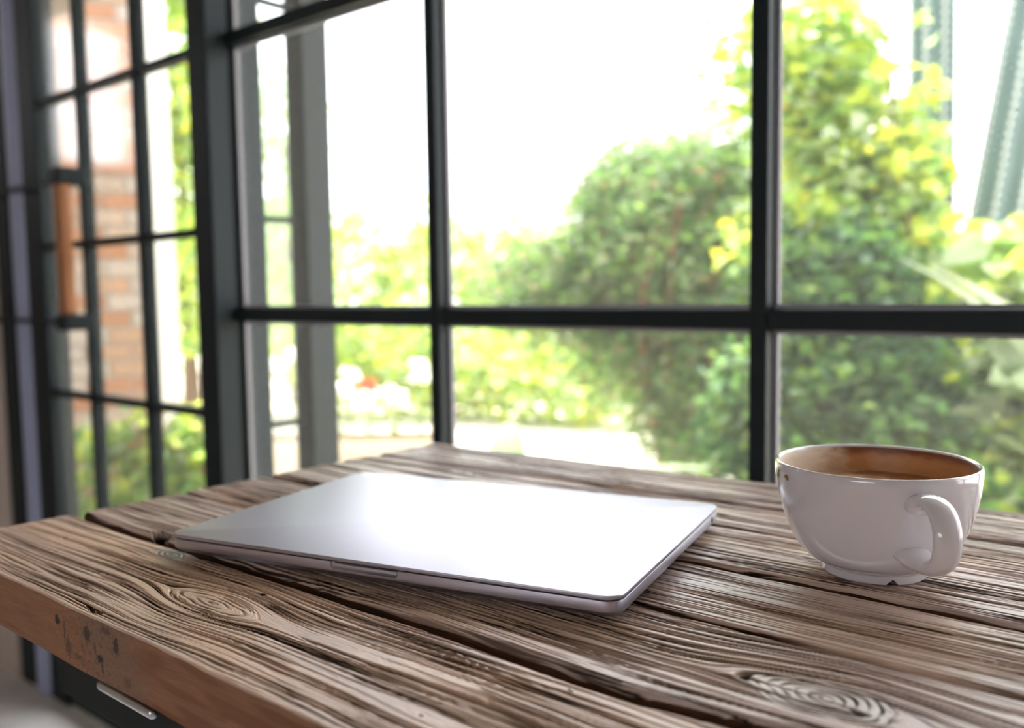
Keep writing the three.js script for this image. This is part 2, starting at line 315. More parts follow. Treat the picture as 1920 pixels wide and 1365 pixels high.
// sawn front edge: warm brown, with a grey knot patch and dark holes
const frontTex = dataTex(2048, 128, (d) => {
  const spots = [[-508.6, -11.1, 3.2, 3.6, 0.95], [-473, -10.9, 4.5, 5.4, 0.8], [-442.1, -10, 3.4, 6, 0.85], [-452, -4, 7, 2.6, 0.6], [-460, -22, 3.6, 3.2, 0.95], [-458, -26, 1.2, 5, 0.8], [-465, -17, 1.2, 4, 0.7], [-496, -24, 4.5, 7, 0.6], [-484, -27, 6, 2, 0.5], [-500, -15, 1.2, 10, 0.6], [-432, -28, 4, 4, 0.4]];
  for (let i = 0; i < 2048; i++) for (let j = 0; j < 128; j++) {
    const X = (TX0 + TEXL * (i + 0.5) / 2048) * 1000, Yv = -THK * 1000 * (1 - (j + 0.5) / 128);
    const swirl = Math.exp(-(((X + 465) / 38) ** 2)), s = Yv * 0.8 + 3 * noise(X / 110, Yv / 20) + swirl * 8 * noise(X / 22, Yv / 12);
    const n = 0.13 * noise(s / 1.6, X / 120) + 0.1 * noise(s / 0.6, X / 20) + 0.12 * noise(X / 60, Yv / 9);
    let R = 0.34 * (1 + n), G = 0.155 * (1 + n), B = 0.078 * (1 + n);
    const red = sm(0, 0.6, noise(X / 70 + 8, Yv / 11) + 0.25) * sm(-440, -400, X) * 0.55; R = mix(R, 0.2, red); G = mix(G, 0.062, red); B = mix(B, 0.024, red);
    const gp = sm(0.15, 0.5, Math.exp(-(((X + 458 + Yv * 0.6) / 26) ** 2)) + 0.25 * noise(X / 9, Yv / 6)) * 0.65; R = mix(R, 0.27, gp); G = mix(G, 0.16, gp); B = mix(B, 0.105, gp);
    let k = 0; for (const [x, y, rx, ry, w] of spots) { const r = Math.hypot((X - x) / rx, (Yv - y) / ry) * (1 + 0.45 * noise(X / 3.1, Yv / 3.1)); k = Math.max(k, w * (1 - sm(0.55, 1.05, r))); }
    k = Math.max(k, 0.35 * swirl * sm(0.35, 0.6, noise(X / 5, Yv / 4)));
    R = mix(R, 0.035, k); G = mix(G, 0.022, k); B = mix(B, 0.022, k);
    const o = (j * 2048 + i) * 4; d[o] = toS(R); d[o + 1] = toS(G); d[o + 2] = toS(B); d[o + 3] = 255;
  }
});
frontTex.wrapS = THREE.MirroredRepeatWrapping; frontTex.wrapT = THREE.ClampToEdgeWrapping;
const frontMat = std({ map: frontTex, roughness: 0.62 });
for (let n = 0; n < 6; n++) { const { whole, topMat } = makePlank(n, [0.42, 0.36, 0.33, 0.31, 0.3, 0.3][n]); mesh('plank', whole, [topMat, n === 0 ? frontMat : sideMat, sideMat], table); }
mesh('apron', boxg(-0.656, 0.26, 0.632, TOP - THK, -0.305, -0.272, 0.002), M.black, table);
mesh('apron', boxg(-0.656, 0.26, 0.632, TOP - THK, -0.68, -0.647, 0.002), M.black, table);
for (const x of [-0.42, 0.2]) for (const z of [-0.289, -0.664]) mesh('leg', boxg(x - 0.025, x + 0.025, 0, 0.634, z - 0.025, z + 0.025, 0.003), M.black, table);
for (const x of [-0.42, 0.2]) mesh('cross_rail', boxg(x - 0.015, x + 0.015, 0.6, 0.632, -0.664, -0.289), M.black, table);
mesh('steel_tube', new THREE.CapsuleGeometry(0.0036, 0.06, 6, 20).rotateZ(Math.PI / 2).translate(-0.512, 0.6768, -0.25), M.chrome, table);
mesh('tube_bracket', boxg(-0.532, -0.526, 0.674, TOP - THK, -0.273, -0.249), M.black, table);

// ---------------------------------------------------------------- laptop
{
  const lap = thing('laptop', 'closed silver aluminium laptop lying on the planks', 'laptop', [-0.40829, TOP, -0.42946]);
  lap.rotation.y = THREE.MathUtils.degToRad(13.662);
  const alu = std({ color: lin(0.47, 0.46, 0.53), metalness: 1, roughness: 0.42 }), alu2 = alu, rubber = std({ color: lin(0.006, 0.008, 0.01), roughness: 0.6 });
  const w = 0.15205, d = 0.1062;
  function ring(inset, y, seg = 10) {
    const pts = [], R = Math.max(0.0105 - inset, 0.002), W = w - inset, D = d - inset;
    for (const [sx, sz, a0] of [[1, 1, 0], [-1, 1, 90], [-1, -1, 180], [1, -1, 270]]) for (let k = 0; k <= seg; k++) { const a = THREE.MathUtils.degToRad(a0 + 90 * k / seg); pts.push([sx * (W - R) + R * Math.cos(a), y, sz * (D - R) + R * Math.sin(a)]); }
    return pts;
  }
  function loft(levels) {
    const rings = levels.map(([i, y]) => ring(i, y)), N = rings[0].length, pos = rings.flat(2), idx = [];
    for (let r = 0; r + 1 < rings.length; r++) for (let k = 0; k < N; k++) { const a = r * N + k, b = r * N + (k + 1) % N; idx.push(a, a + N, b, b, a + N, b + N); }
    const c0 = pos.length / 3; pos.push(0, levels[0][1], 0, 0, levels.at(-1)[1], 0);
    const last = (rings.length - 1) * N; for (let k = 0; k < N; k++) { const b = (k + 1) % N; idx.push(c0, k, b, c0 + 1, last + b, last + k); }
    const g = new THREE.BufferGeometry(); g.setAttribute('position', new THREE.Float32BufferAttribute(pos, 3)); g.setIndex(idx);
    return g;
  }
  const mm = (a) => a.map(([i, y]) => [i / 1000, y / 1000]);
  let base = loft(mm([[16, 2.2], [9, 2.7], [4, 4.0], [1.2, 5.8], [0.15, 7.2], [0, 8], [0, 12.4], [0.12, 12.75], [0.4, 12.9]]));
  base = base.toNonIndexed(); base.computeVertexNormals(); base.setAttribute('uv', new THREE.Float32BufferAttribute(new Float32Array(base.attributes.position.count * 2), 2));
  const cutG = new RoundedBoxGeometry(0.047, 0.0115, 0.008, 4, 0.0032); cutG.rotateX(-0.05);
  const A = new Brush(base, alu2), C = new Brush(cutG, alu2); C.position.set(0.0, 0.0141, d + 0.0022); A.updateMatrixWorld(); C.updateMatrixWorld();
  const ev = new Evaluator(); ev.useGroups = false;
  const cut = ev.evaluate(A, C, SUBTRACTION).geometry; cut.clearGroups();
  mesh('base', toCreasedNormals(cut, 0.45), alu2, lap);
  mesh('thumb_notch', new RoundedBoxGeometry(0.0448, 0.0042, 0.004, 3, 0.0018).rotateX(-0.1).translate(0, 0.0106, d - 0.0028), alu, lap);
  mesh('seal', toCreasedNormals(loft(mm([[1.0, 12.8], [1.0, 13.6]])), 0.45), rubber, lap);
  mesh('lid', toCreasedNormals(loft(mm([[0.8, 13.45], [0.1, 13.6], [0, 13.9], [0, 15.0], [0.14, 15.35], [0.45, 15.55], [0.8, 15.6]])), 0.4), alu, lap);
  for (const [x, z] of [[-0.12, -0.075], [0.12, -0.075], [-0.12, 0.075], [0.12, 0.075]]) mesh('foot', new THREE.CylinderGeometry(0.008, 0.0085, 0.0026, 24).translate(x, 0.0012, z), rubber, lap);
  mesh('headphone_jack', new THREE.CylinderGeometry(0.0019, 0.0019, 0.0006, 20).rotateZ(Math.PI / 2).translate(w, 0.0098, -0.083), rubber, lap);
}

// ---------------------------------------------------------------- coffee cup
const CUP = [-0.16787, TOP + 0.0002, -0.53063];
const toCam = new THREE.Vector2(0.302, 0.953), toRight = new THREE.Vector2(0.953, -0.302);
const azDir = (deg) => { const a = THREE.MathUtils.degToRad(deg); return [Math.cos(a) * toCam.x + Math.sin(a) * toRight.x, Math.cos(a) * toCam.y + Math.sin(a) * toRight.y]; };
const outer = [[0.0252, 0.0035], [0.0258, 0.0004], [0.0275, 0], [0.0286, 0.0006], [0.0289, 0.0018], [0.0291, 0.0044], [0.0296, 0.0056], [0.0318, 0.0066], [0.0368, 0.0094], [0.0405, 0.0128], [0.0436, 0.0167], [0.0462, 0.0212], [0.0485, 0.0264], [0.0506, 0.032], [0.0525, 0.0383], [0.054, 0.0445], [0.0552, 0.0505], [0.0559, 0.0565], [0.0563, 0.06], [0.05635, 0.0618], [0.0562, 0.0635]];
const rimIn = [[0.0558, 0.0647], [0.0552, 0.0653], [0.0545, 0.0652], [0.0537, 0.0645], [0.0532, 0.0632]];
const inner = [[0.0527, 0.0605], [0.0522, 0.056], [0.0516, 0.0505], [0.0506, 0.0445], [0.0492, 0.0385], [0.0468, 0.0315], [0.0436, 0.0252], [0.0394, 0.0196], [0.034, 0.0148], [0.026, 0.0112], [0.0001, 0.0098]];
function lathe(profile, seg = 128) {
  const c = new THREE.SplineCurve(profile.map(([r, h]) => new THREE.Vector2(r, h)));
  return new THREE.LatheGeometry(c.getPoints(profile.length * 4), seg);
}
const wallR = (h) => { for (let i = 6; i + 1 < outer.length; i++) if (outer[i + 1][1] >= h) { const [r0, h0] = outer[i], [r1, h1] = outer[i + 1]; return mix(r0, r1, (h - h0) / (h1 - h0)); } return 0.05645; };
const cup = thing('coffee_cup', 'wide white glazed coffee cup with ear handle beside the laptop', 'cup', CUP);
{
  const glaze = phys({ color: lin(0.82, 0.79, 0.83), roughness: 0.14, clearcoat: 1, clearcoatRoughness: 0.04 });
  const body = lathe([[0.0001, 0.0045], [0.024, 0.0042], ...outer, ...rimIn, ...inner]);
  const nd = azDir(20), p = body.attributes.position;                    // small notch in the foot ring
  for (let i = 0; i < p.count; i++) {
    const y = p.getY(i); if (y > 0.0032) continue; const x = p.getX(i), z = p.getZ(i), r = Math.hypot(x, z); if (r < 0.0245) continue;
    const along = x * nd[0] + z * nd[1], off = x * nd[1] - z * nd[0]; if (along < 0) continue;
    p.setY(i, Math.max(y, 0.0033 * Math.exp(-((off / 0.0024) ** 4))));
  }
  mesh('bowl', body, glaze, cup);
  // ear handle: an oval section swept along a loop
  const [hx, hz] = azDir(24), T3 = V3(hz, 0, -hx), path = new THREE.CatmullRomCurve3([[0.0505, 0.05], [0.0582, 0.0545], [0.067, 0.0558], [0.0757, 0.0528], [0.0812, 0.0455], [0.0822, 0.0372], [0.079, 0.029], [0.072, 0.0238], [0.0625, 0.0215], [0.053, 0.0215], [0.0445, 0.0235]].map(([r, h]) => V3(hx * r, h, hz * r)));
  const N = 72, K = 28, pos = [], idx = [];
  for (let i = 0; i <= N; i++) {
    const t = i / N, c = path.getPoint(t), tan = path.getTangent(t), nrm = new THREE.Vector3().crossVectors(tan, T3).normalize();
    const flare = Math.exp(-((t / 0.1) ** 2)) + 1.1 * Math.exp(-(((1 - t) / 0.13) ** 2)), a = 0.0072 + 0.0028 * flare, b = 0.0041 + 0.0012 * flare;
    for (let k = 0; k < K; k++) { const th = 2 * Math.PI * k / K; const q = c.clone().addScaledVector(T3, a * Math.cos(th)).addScaledVector(nrm, b * Math.sin(th)); pos.push(q.x, q.y, q.z); }
    if (i) for (let k = 0; k < K; k++) { const u = (i - 1) * K + k, v = (i - 1) * K + (k + 1) % K; idx.push(u, u + K, v, v, u + K, v + K); }
  }
  const hg = new THREE.BufferGeometry(); hg.setAttribute('position', new THREE.Float32BufferAttribute(pos, 3)); hg.setIndex(idx); hg.computeVertexNormals();
  const handle = mesh('handle', hg, glaze, cup);
  // dried milk and coffee film on the inner wall
  const film = lathe([[0.0536, 0.0643], [0.0531, 0.0632], [0.05255, 0.0605], [0.05205, 0.056], [0.05145, 0.0505], [0.0508, 0.0465]]), fp = film.attributes.position, fc = [];
  for (let i = 0; i < fp.count; i++) {
    const x = fp.getX(i), y = fp.getY(i), z = fp.getZ(i), az = Math.atan2(x * toRight.x + z * toRight.y, -(x * toCam.x + z * toCam.y)) * 180 / Math.PI;   // 0 at the far wall, + to the right
    const h = (y - 0.0465) / 0.0178, n = noise(az / 14, h * 3) * 0.5 + noise(az / 3, h * 9) * 0.3;
    const milk = 1 - sm(-42, -12, az + 10 * n), ring = sm(0.62, 0.92, h + 0.12 * n) * sm(-50, -10, az);
    let c = [0.52, 0.235, 0.085].map((v) => v * (1 + 0.15 * n));
    c = c.map((v, k) => mix(v, [0.2, 0.058, 0.018][k], ring)); c = c.map((v, k) => mix(v, [0.84, 0.74, 0.6][k], milk * (0.85 - 0.2 * n))); fc.push(...c);
  }
  film.setAttribute('color', new THREE.Float32BufferAttribute(fc, 3));
  mesh('coffee_residue', film, std({ vertexColors: true, roughness: 0.45 }), cup).userData.label = 'dried brown crema on the inner wall';
  // coffee stains outside, near the left rim and inside the handle
  const stain = std({ color: lin(0.34, 0.17, 0.055), roughness: 0.5 });
  const patch = (az, h, sx, sy, seed) => {
    const q = [], id = []; for (let k = 0; k <= 20; k++) { const th = 2 * Math.PI * k / 20, s = 1 + 0.35 * noise(Math.cos(th) * 1.3 + seed, Math.sin(th) * 1.3); for (const f of [0, 1]) { const dh = h + sy * f * s * Math.sin(th), da = az + sx * f * s * Math.cos(th), [ax, az2] = azDir(da), r = wallR(dh) + 0.00012; q.push(ax * r, dh, az2 * r); } if (k) { const u = 2 * (k - 1); id.push(u, u + 1, u + 2, u + 2, u + 1, u + 3); } }
    const g = new THREE.BufferGeometry(); g.setAttribute('position', new THREE.Float32BufferAttribute(q, 3)); g.setIndex(id); g.computeVertexNormals(); return g;
  };
  for (const a of [[-57, 0.0583, 2.6, 0.0019, 1], [-69, 0.0582, 1.8, 0.0024, 2], [-73, 0.0552, 1.5, 0.0028, 3], [-70, 0.0515, 0.7, 0.0012, 4], [-71, 0.0415, 0.6, 0.0016, 5], [-67, 0.0603, 1.2, 0.0006, 7]]) mesh('coffee_stain', patch(...a), stain, cup);
}
{
  const cof = lathe([[0.0001, 0.0486], [0.03, 0.0486], [0.046, 0.0487], [0.0502, 0.0489], [0.0511, 0.0494], [0.0508, 0.0482], [0.0001, 0.0478]]), cp = cof.attributes.position, cc = [];
  for (let i = 0; i < cp.count; i++) { const x = cp.getX(i), z = cp.getZ(i), n = noise(x * 60, z * 60) * 0.5 + noise(x * 220, z * 220) * 0.3, milk = sm(-0.1, 0.7, -(x * toRight.x + z * toRight.y) * 22 + n); cc.push(mix(0.45, 0.72, milk), mix(0.21, 0.52, milk), mix(0.085, 0.36, milk)); }
  cof.setAttribute('color', new THREE.Float32BufferAttribute(cc, 3));
  const c = mesh('coffee', cof, std({ vertexColors: true, roughness: 0.35 })); c.position.set(...CUP); tag(c, 'milky brown coffee with foam inside the white cup', 'coffee');
}
// a crumb on the front plank
tag(mesh('crumb', new THREE.IcosahedronGeometry(0.0011, 1).scale(1.3, 0.7, 1).translate(-0.2161, TOP - 0.0008, -0.2948), M.white), 'tiny white crumb on the front plank', 'crumb');

// ---------------------------------------------------------------- garden
const leafMat = (r = 1) => phys({ color: 0xffffff, roughness: r, transmission: 0.5, thickness: 0, side: THREE.DoubleSide });
const LEAF = leafMat();
function leafGeo(ratio = 0.45, fold = 0.12) {
  const p = [0, 0, 0, ratio * 0.8, fold, 0.35, 0, 0, 0.4, -ratio * 0.8, fold, 0.35, ratio * 0.55, fold * 0.8, 0.75, 0, -0.02, 0.75, -ratio * 0.55, fold * 0.8, 0.75, 0, -0.08, 1.1];
  const g = new THREE.BufferGeometry(); g.setAttribute('position', new THREE.Float32BufferAttribute(p, 3)); g.setIndex([0, 2, 1, 0, 3, 2, 1, 2, 4, 2, 5, 4, 3, 6, 2, 2, 6, 5, 4, 5, 7, 5, 6, 7]); g.computeVertexNormals(); return g;
}
const LG = { oval: leafGeo(0.42), narrow: leafGeo(0.2, 0.05), round: leafGeo(0.55, 0.08) };
const GREEN = { lime: [0.6, 0.72, 0.08], yellow: [0.85, 0.76, 0.05], fresh: [0.36, 0.56, 0.1], mid: [0.17, 0.37, 0.075], deep: [0.055, 0.17, 0.045], grey: [0.36, 0.46, 0.26], brown: [0.5, 0.3, 0.17], pale: [0.62, 0.74, 0.46] };
function foliage(parent, count, blobs, geo, size, palette, shell = 0.45) {
  const im = new THREE.InstancedMesh(geo, LEAF, count); im.name = 'foliage'; im.userData.kind = 'stuff'; im.castShadow = im.receiveShadow = true;
  const m = new THREE.Matrix4(), q = new THREE.Quaternion(), e = new THREE.Euler(), s = new THREE.Vector3(), p = new THREE.Vector3(), c = new THREE.Color();
  const vol = blobs.map(([, , , a, b, d, k = 1]) => k * Math.cbrt(a * b * d) ** 2.2), tot = vol.reduce((a, b) => a + b);
  const pt = palette.reduce((a, b) => a + b[1], 0);
  for (let i = 0; i < count; i++) {
    let t = rnd() * tot, b = 0; while (t > vol[b] && b < vol.length - 1) t -= vol[b++];
    const [x, y, z, rx, ry, rz] = blobs[b];
    let ux, uy, uz, l; do { ux = rr(-1, 1); uy = rr(-1, 1); uz = rr(-1, 1); l = Math.hypot(ux, uy, uz); } while (l > 1 || l < 0.05);
    const rad = mix(shell, 1.05, Math.sqrt(rnd())) / l * (0.85 + 0.25 * noise(ux / l * 2.2 + x * 3, uy / l * 2.2 + uz / l * 1.7 + z));
    p.set(x + ux * rad * rx, Math.max(0.02, y + uy * rad * ry), z + uz * rad * rz);
    e.set(rr(-0.9, 0.9) + 0.35, rr(0, 6.283), rr(-0.9, 0.9)); q.setFromEuler(e); const sc = rr(size[0], size[1]); s.set(sc, sc, sc);
    im.setMatrixAt(i, m.compose(p, q, s));
    let w = rnd() * pt, k = 0; while (w > palette[k][1] && k < palette.length - 1) w -= palette[k++][1];
    const [r, g, bl] = GREEN[palette[k][0]], j = rr(0.7, 1.25); im.setColorAt(i, c.setRGB(Math.min(0.9, r * j), Math.min(0.9, g * j), bl * j));
  }
  parent.add(im); return im;
}
function limb(parent, name, pts, r0, r1, mat = M.bark) {
  const c = new THREE.CatmullRomCurve3(pts.map((p) => V3(...p))), N = 14, K = 8, fr = c.computeFrenetFrames(N), pos = [], idx = [];
  for (let i = 0; i <= N; i++) { const o = c.getPoint(i / N), r = mix(r0, r1, i / N); for (let k = 0; k < K; k++) { const a = 2 * Math.PI * k / K, q = o.clone().addScaledVector(fr.normals[i], r * Math.cos(a)).addScaledVector(fr.binormals[i], r * Math.sin(a)); pos.push(q.x, q.y, q.z); } if (i) for (let k = 0; k < K; k++) { const u = (i - 1) * K + k, v = (i - 1) * K + (k + 1) % K; idx.push(u, v, u + K, v, v + K, u + K); } }
  const g = new THREE.BufferGeometry(); g.setAttribute('position', new THREE.Float32BufferAttribute(pos, 3)); g.setIndex(idx); g.computeVertexNormals(); return mesh(name, g, mat, parent);
}
function plant(name, label, category, at, { blobs, count, geo, size, palette, shell, stems = 3, stemMat = M.bark, stemR = 0.02, group }) {
  const o = thing(name, label, category, at, group);                       // blobs are given round the plant's foot
  for (let k = 0; k < stems; k++) { const b = blobs[k % blobs.length]; limb(o, 'stem', [[rr(-0.06, 0.06), 0, rr(-0.06, 0.06)], [b[0] * 0.3 + rr(-0.05, 0.05), b[1] * 0.5, b[2] * 0.3], [b[0], b[1], b[2]]], stemR, stemR * 0.4, stemMat); }
  foliage(o, count, blobs, geo, size, palette, shell); return o;
}
const G0 = -0.06;
reseed(101);
const rel = (at, list) => list.map(([x, y, z, ...r]) => [x - at[0], y - G0, z - at[2], ...r]);
// the large weeping shrub in the middle
{
  const at = [-1.85, G0, -3.25];
  const o = plant('weeping_shrub', 'big grey-green weeping shrub filling the middle panes', 'shrub', at, {
    blobs: rel(at, [[-1.93, 1.08, -3.15, 0.46, 0.4, 0.4], [-1.7, 1.3, -3.35, 0.5, 0.36, 0.4], [-1.62, 0.9, -3.15, 0.45, 0.45, 0.36], [-2.12, 0.9, -3.05, 0.3, 0.34, 0.3], [-1.5, 0.52, -3.1, 0.42, 0.42, 0.32], [-1.92, 0.66, -3.1, 0.36, 0.3, 0.3, 0.7], [-1.72, 0.4, -3.1, 0.26, 0.26, 0.26, 0.6], [-2.36, 0.92, -2.95, 0.3, 0.26, 0.26, 0.8], [-2.02, 1.34, -3.2, 0.34, 0.24, 0.3, 0.8]]),
    count: 52000, geo: LG.narrow, size: [0.022, 0.055], palette: [['grey', 4], ['mid', 4], ['fresh', 2.5], ['brown', 1.1], ['deep', 2]], shell: 0.12, stems: 5, stemMat: M.redBark, stemR: 0.03 });
  for (const [a, b] of [[[-1.7, 0.75, -2.95], [-1.66, 1.25, -2.97]], [[-1.78, 0.8, -2.9], [-1.72, 1.15, -2.92]]]) limb(o, 'branch', [[0, 0.1, 0], [a[0] - at[0], a[1] - G0, a[2] - at[2]], [b[0] - at[0], b[1] - G0, b[2] - at[2]]], 0.022, 0.012, M.redBark);
}
// the broad-leaved tree behind the right-hand panes
{
  const at = [-1.05, G0, -3.05];
  plant('broadleaf_tree', 'leafy tree with lime leaves behind the right panes', 'tree', at, {
    blobs: rel(at, [[-1.2, 1.66, -2.95, 0.3, 0.28, 0.25], [-1.05, 1.36, -3.0, 0.3, 0.3, 0.25], [-1.12, 1.02, -2.85, 0.28, 0.28, 0.25], [-0.88, 1.2, -3.0, 0.14, 0.26, 0.2, 1.3], [-0.82, 0.98, -3.0, 0.16, 0.2, 0.2]]),
    count: 4600, geo: LG.oval, size: [0.035, 0.075], palette: [['lime', 6], ['fresh', 5], ['mid', 2], ['pale', 3], ['yellow', 1]], shell: 0.25, stems: 4, stemR: 0.028 });
}
{
  const at = [-0.95, G0, -2.7];
  plant('dark_bush', 'dark green bush below the lime tree right of the mullion', 'bush', at, {
    blobs: rel(at, [[-1.02, 0.9, -2.74, 0.28, 0.26, 0.2], [-0.9, 0.68, -2.7, 0.26, 0.28, 0.2], [-1.1, 0.5, -2.66, 0.3, 0.34, 0.2], [-0.78, 0.42, -2.64, 0.28, 0.3, 0.2], [-1.0, 0.25, -2.62, 0.3, 0.25, 0.2]]),
    count: 12000, geo: LG.oval, size: [0.03, 0.065], palette: [['deep', 5], ['mid', 5], ['fresh', 2]], shell: 0.3, stems: 4 });
}
// single bright leaves hanging at the tree's edge
{
  const o = thing('leafy_vine', 'hanging vine of large yellow-green leaves before the cactus', 'vine', [-0.8, G0, -2.9]);
  limb(o, 'stem', [[0, 0, 0], [0.04, 0.7, 0.02], [-0.05, 1.3, 0.02], [-0.12, 1.75, 0]], 0.009, 0.005);
  limb(o, 'stem', [[0, 0.9, 0], [-0.1, 0.86, 0.12], [-0.2, 0.94, 0.16]], 0.006, 0.003);
  const mats = ['lime', 'yellow', 'fresh'].map((k) => phys({ color: lin(...GREEN[k]), roughness: 1, transmission: 0.45, thickness: 0, side: THREE.DoubleSide }));
  for (let k = 0; k < 64; k++) { const l = mesh('leaf', LG.round, mats[k % 7 === 0 ? 1 : k % 3 === 0 ? 2 : 0], o), t = rnd(); l.position.set(-0.12 * t + rr(-0.13, 0.14), 0.55 + 1.25 * t, rr(-0.06, 0.12)); l.rotation.set(rr(0.3, 1.6), rr(0, 6.28), rr(-0.6, 0.6)); l.scale.setScalar(rr(0.05, 0.085)); }
}
// two ribbed column cacti
function cactus(label, foot, top, R, seed) {
  reseed(seed); const o = thing('column_cactus', label, 'cactus', foot, 'column cacti behind the lime tree');
  const N = 24, K = 96, pos = [], idx = [], col = [], ax = V3(top[0] - foot[0], top[1] - foot[1], top[2] - foot[2]), len = ax.length(), dir = ax.clone().normalize(), u = new THREE.Vector3(0, 0, 1).cross(dir).normalize(), w = dir.clone().cross(u);
  const rad = (a, t) => R * (1 + 0.17 * Math.cos(8 * a)) * (t > 0.94 ? Math.sqrt(Math.max(0, 1 - ((t - 0.94) / 0.06) ** 2)) : 1);
  for (let i = 0; i <= N; i++) for (let k = 0; k < K; k++) { const t = i / N, a = 2 * Math.PI * k / K, r = rad(a, t), q = dir.clone().multiplyScalar(t * len).addScaledVector(u, r * Math.cos(a)).addScaledVector(w, r * Math.sin(a)); pos.push(q.x, q.y, q.z); const n = 1 + 0.2 * noise(a * 3, t * 20); col.push(0.1 * n, 0.16 * n, 0.15 * n); }
  for (let i = 0; i < N; i++) for (let k = 0; k < K; k++) { const a = i * K + k, b = i * K + (k + 1) % K; idx.push(a, b, a + K, b, b + K, a + K); }
  const g = new THREE.BufferGeometry(); g.setAttribute('position', new THREE.Float32BufferAttribute(pos, 3)); g.setAttribute('color', new THREE.Float32BufferAttribute(col, 3)); g.setIndex(idx); g.computeVertexNormals();
  mesh('stem', g, std({ vertexColors: true, roughness: 0.7 }), o);
  const per = Math.round(len / 0.035), im = new THREE.InstancedMesh(new THREE.IcosahedronGeometry(0.0085, 0), M.white, 8 * per), m4 = new THREE.Matrix4(); im.name = 'spine_tufts'; im.userData.kind = 'stuff';
  for (let i = 0; i < per; i++) for (let k = 0; k < 8; k++) { const a = 2 * Math.PI * k / 8, t = Math.min(0.93, (i + (k % 2) * 0.5) / per), r = rad(a, t), q = dir.clone().multiplyScalar(t * len).addScaledVector(u, r * Math.cos(a)).addScaledVector(w, r * Math.sin(a)); m4.makeTranslation(q.x, q.y, q.z); im.setMatrixAt(i * 8 + k, m4); }
  o.add(im); return o;
}
cactus('upright ribbed cactus column behind the lime leaves', [-0.96, G0, -3.68], [-1.01, 2.6, -3.72], 0.072, 11);
cactus('leaning ribbed cactus column at the right edge', [-0.87, G0, -3.45], [-0.555, 2.7, -3.86], 0.088, 12);
// long-leaved plants at the right
function blade(len, wid, bend, twist) {
  const N = 16, pos = [], idx = [];
  for (let i = 0; i <= N; i++) { const t = i / N, ww = wid * Math.pow(Math.sin(Math.PI * Math.min(0.98, 0.12 + 0.88 * t)), 0.8), a = bend * t * t, y = len * t * Math.cos(a * 0.6), z = len * t * Math.sin(a * 0.8); for (const s of [-1, -0.5, 0, 0.5, 1]) pos.push(s * ww, y + Math.abs(s) * ww * 0.15, z + Math.abs(s) * ww * 0.45 + s * ww * twist * t); if (i) for (let k = 0; k < 4; k++) { const u = (i - 1) * 5 + k; idx.push(u, u + 1, u + 5, u + 1, u + 6, u + 5); } }
  const g = new THREE.BufferGeometry(); g.setAttribute('position', new THREE.Float32BufferAttribute(pos, 3)); g.setIndex(idx); g.computeVertexNormals(); return g;
}
function bladePlant(name, label, at, n, len, wid, bend, mats, tilt, fan) {
  const o = thing(name, label, 'plant', at);
  for (let k = 0; k < n; k++) { const l = mesh('leaf', blade(len * rr(0.75, 1.15), wid * rr(0.8, 1.15), bend * rr(0.7, 1.3), rr(-0.3, 0.3)), mats[k % mats.length], o); l.rotation.set(0, 0, 0); l.rotation.order = 'YXZ'; l.rotation.y = fan ? fan[k % fan.length] : 6.283 * k / n + rr(-0.3, 0.3); l.rotation.x = tilt * rr(0.6, 1.2); }
  return o;
}
reseed(404);
const bm = (c, t = 0.35) => phys({ color: lin(...c), roughness: 0.75, transmission: t, thickness: 0, side: THREE.DoubleSide });
const paleLeaf = [bm([0.5, 0.58, 0.42]), bm([0.6, 0.66, 0.52]), bm([0.38, 0.5, 0.26])], freshLeaf = [bm([0.2, 0.36, 0.08]), bm([0.3, 0.46, 0.1]), bm([0.42, 0.5, 0.1])];
bladePlant('broad_leaved_plant', 'pale plant with long arching leaves at the right edge', [-0.14, G0, -2.8], 11, 1.1, 0.075, 0.55, paleLeaf, 0.2);
bladePlant('low_leafy_plant', 'low plant with broad pale green leaves right of the cup', [-0.42, G0, -2.35], 10, 0.56, 0.07, 0.8, [...freshLeaf, paleLeaf[0]], 0.6);
bladePlant('banana_plant', 'young plant with broad yellow-green leaves behind the table corner', [-1.72, G0, -2.0], 13, 0.66, 0.08, 0.9, [bm([0.5, 0.42, 0.01]), bm([0.05, 0.15, 0.03]), bm([0.1, 0.24, 0.04])], 0.5);
plant('ground_cover', 'low green planting under the pale leaves', 'plant', [-0.62, G0, -2.55], { blobs: [[0, 0.3, 0, 0.3, 0.26, 0.2], [0.25, 0.25, -0.2, 0.3, 0.26, 0.2]], count: 1500, geo: LG.oval, size: [0.03, 0.06], palette: [['fresh', 4], ['lime', 3], ['mid', 3]], stems: 2 });
plant('pale_shrub', 'pale broad-leaved shrub under the leaning cactus', 'shrub', [-0.5, G0, -2.85], { blobs: rel([-0.5, 0, -2.85], [[-0.5, 0.9, -2.85, 0.16, 0.2, 0.16], [-0.42, 0.66, -2.8, 0.2, 0.2, 0.16], [-0.52, 0.42, -2.75, 0.24, 0.22, 0.16]]), count: 1100, geo: LG.oval, size: [0.07, 0.14], palette: [['pale', 5], ['fresh', 3], ['lime', 2]], stems: 3 });
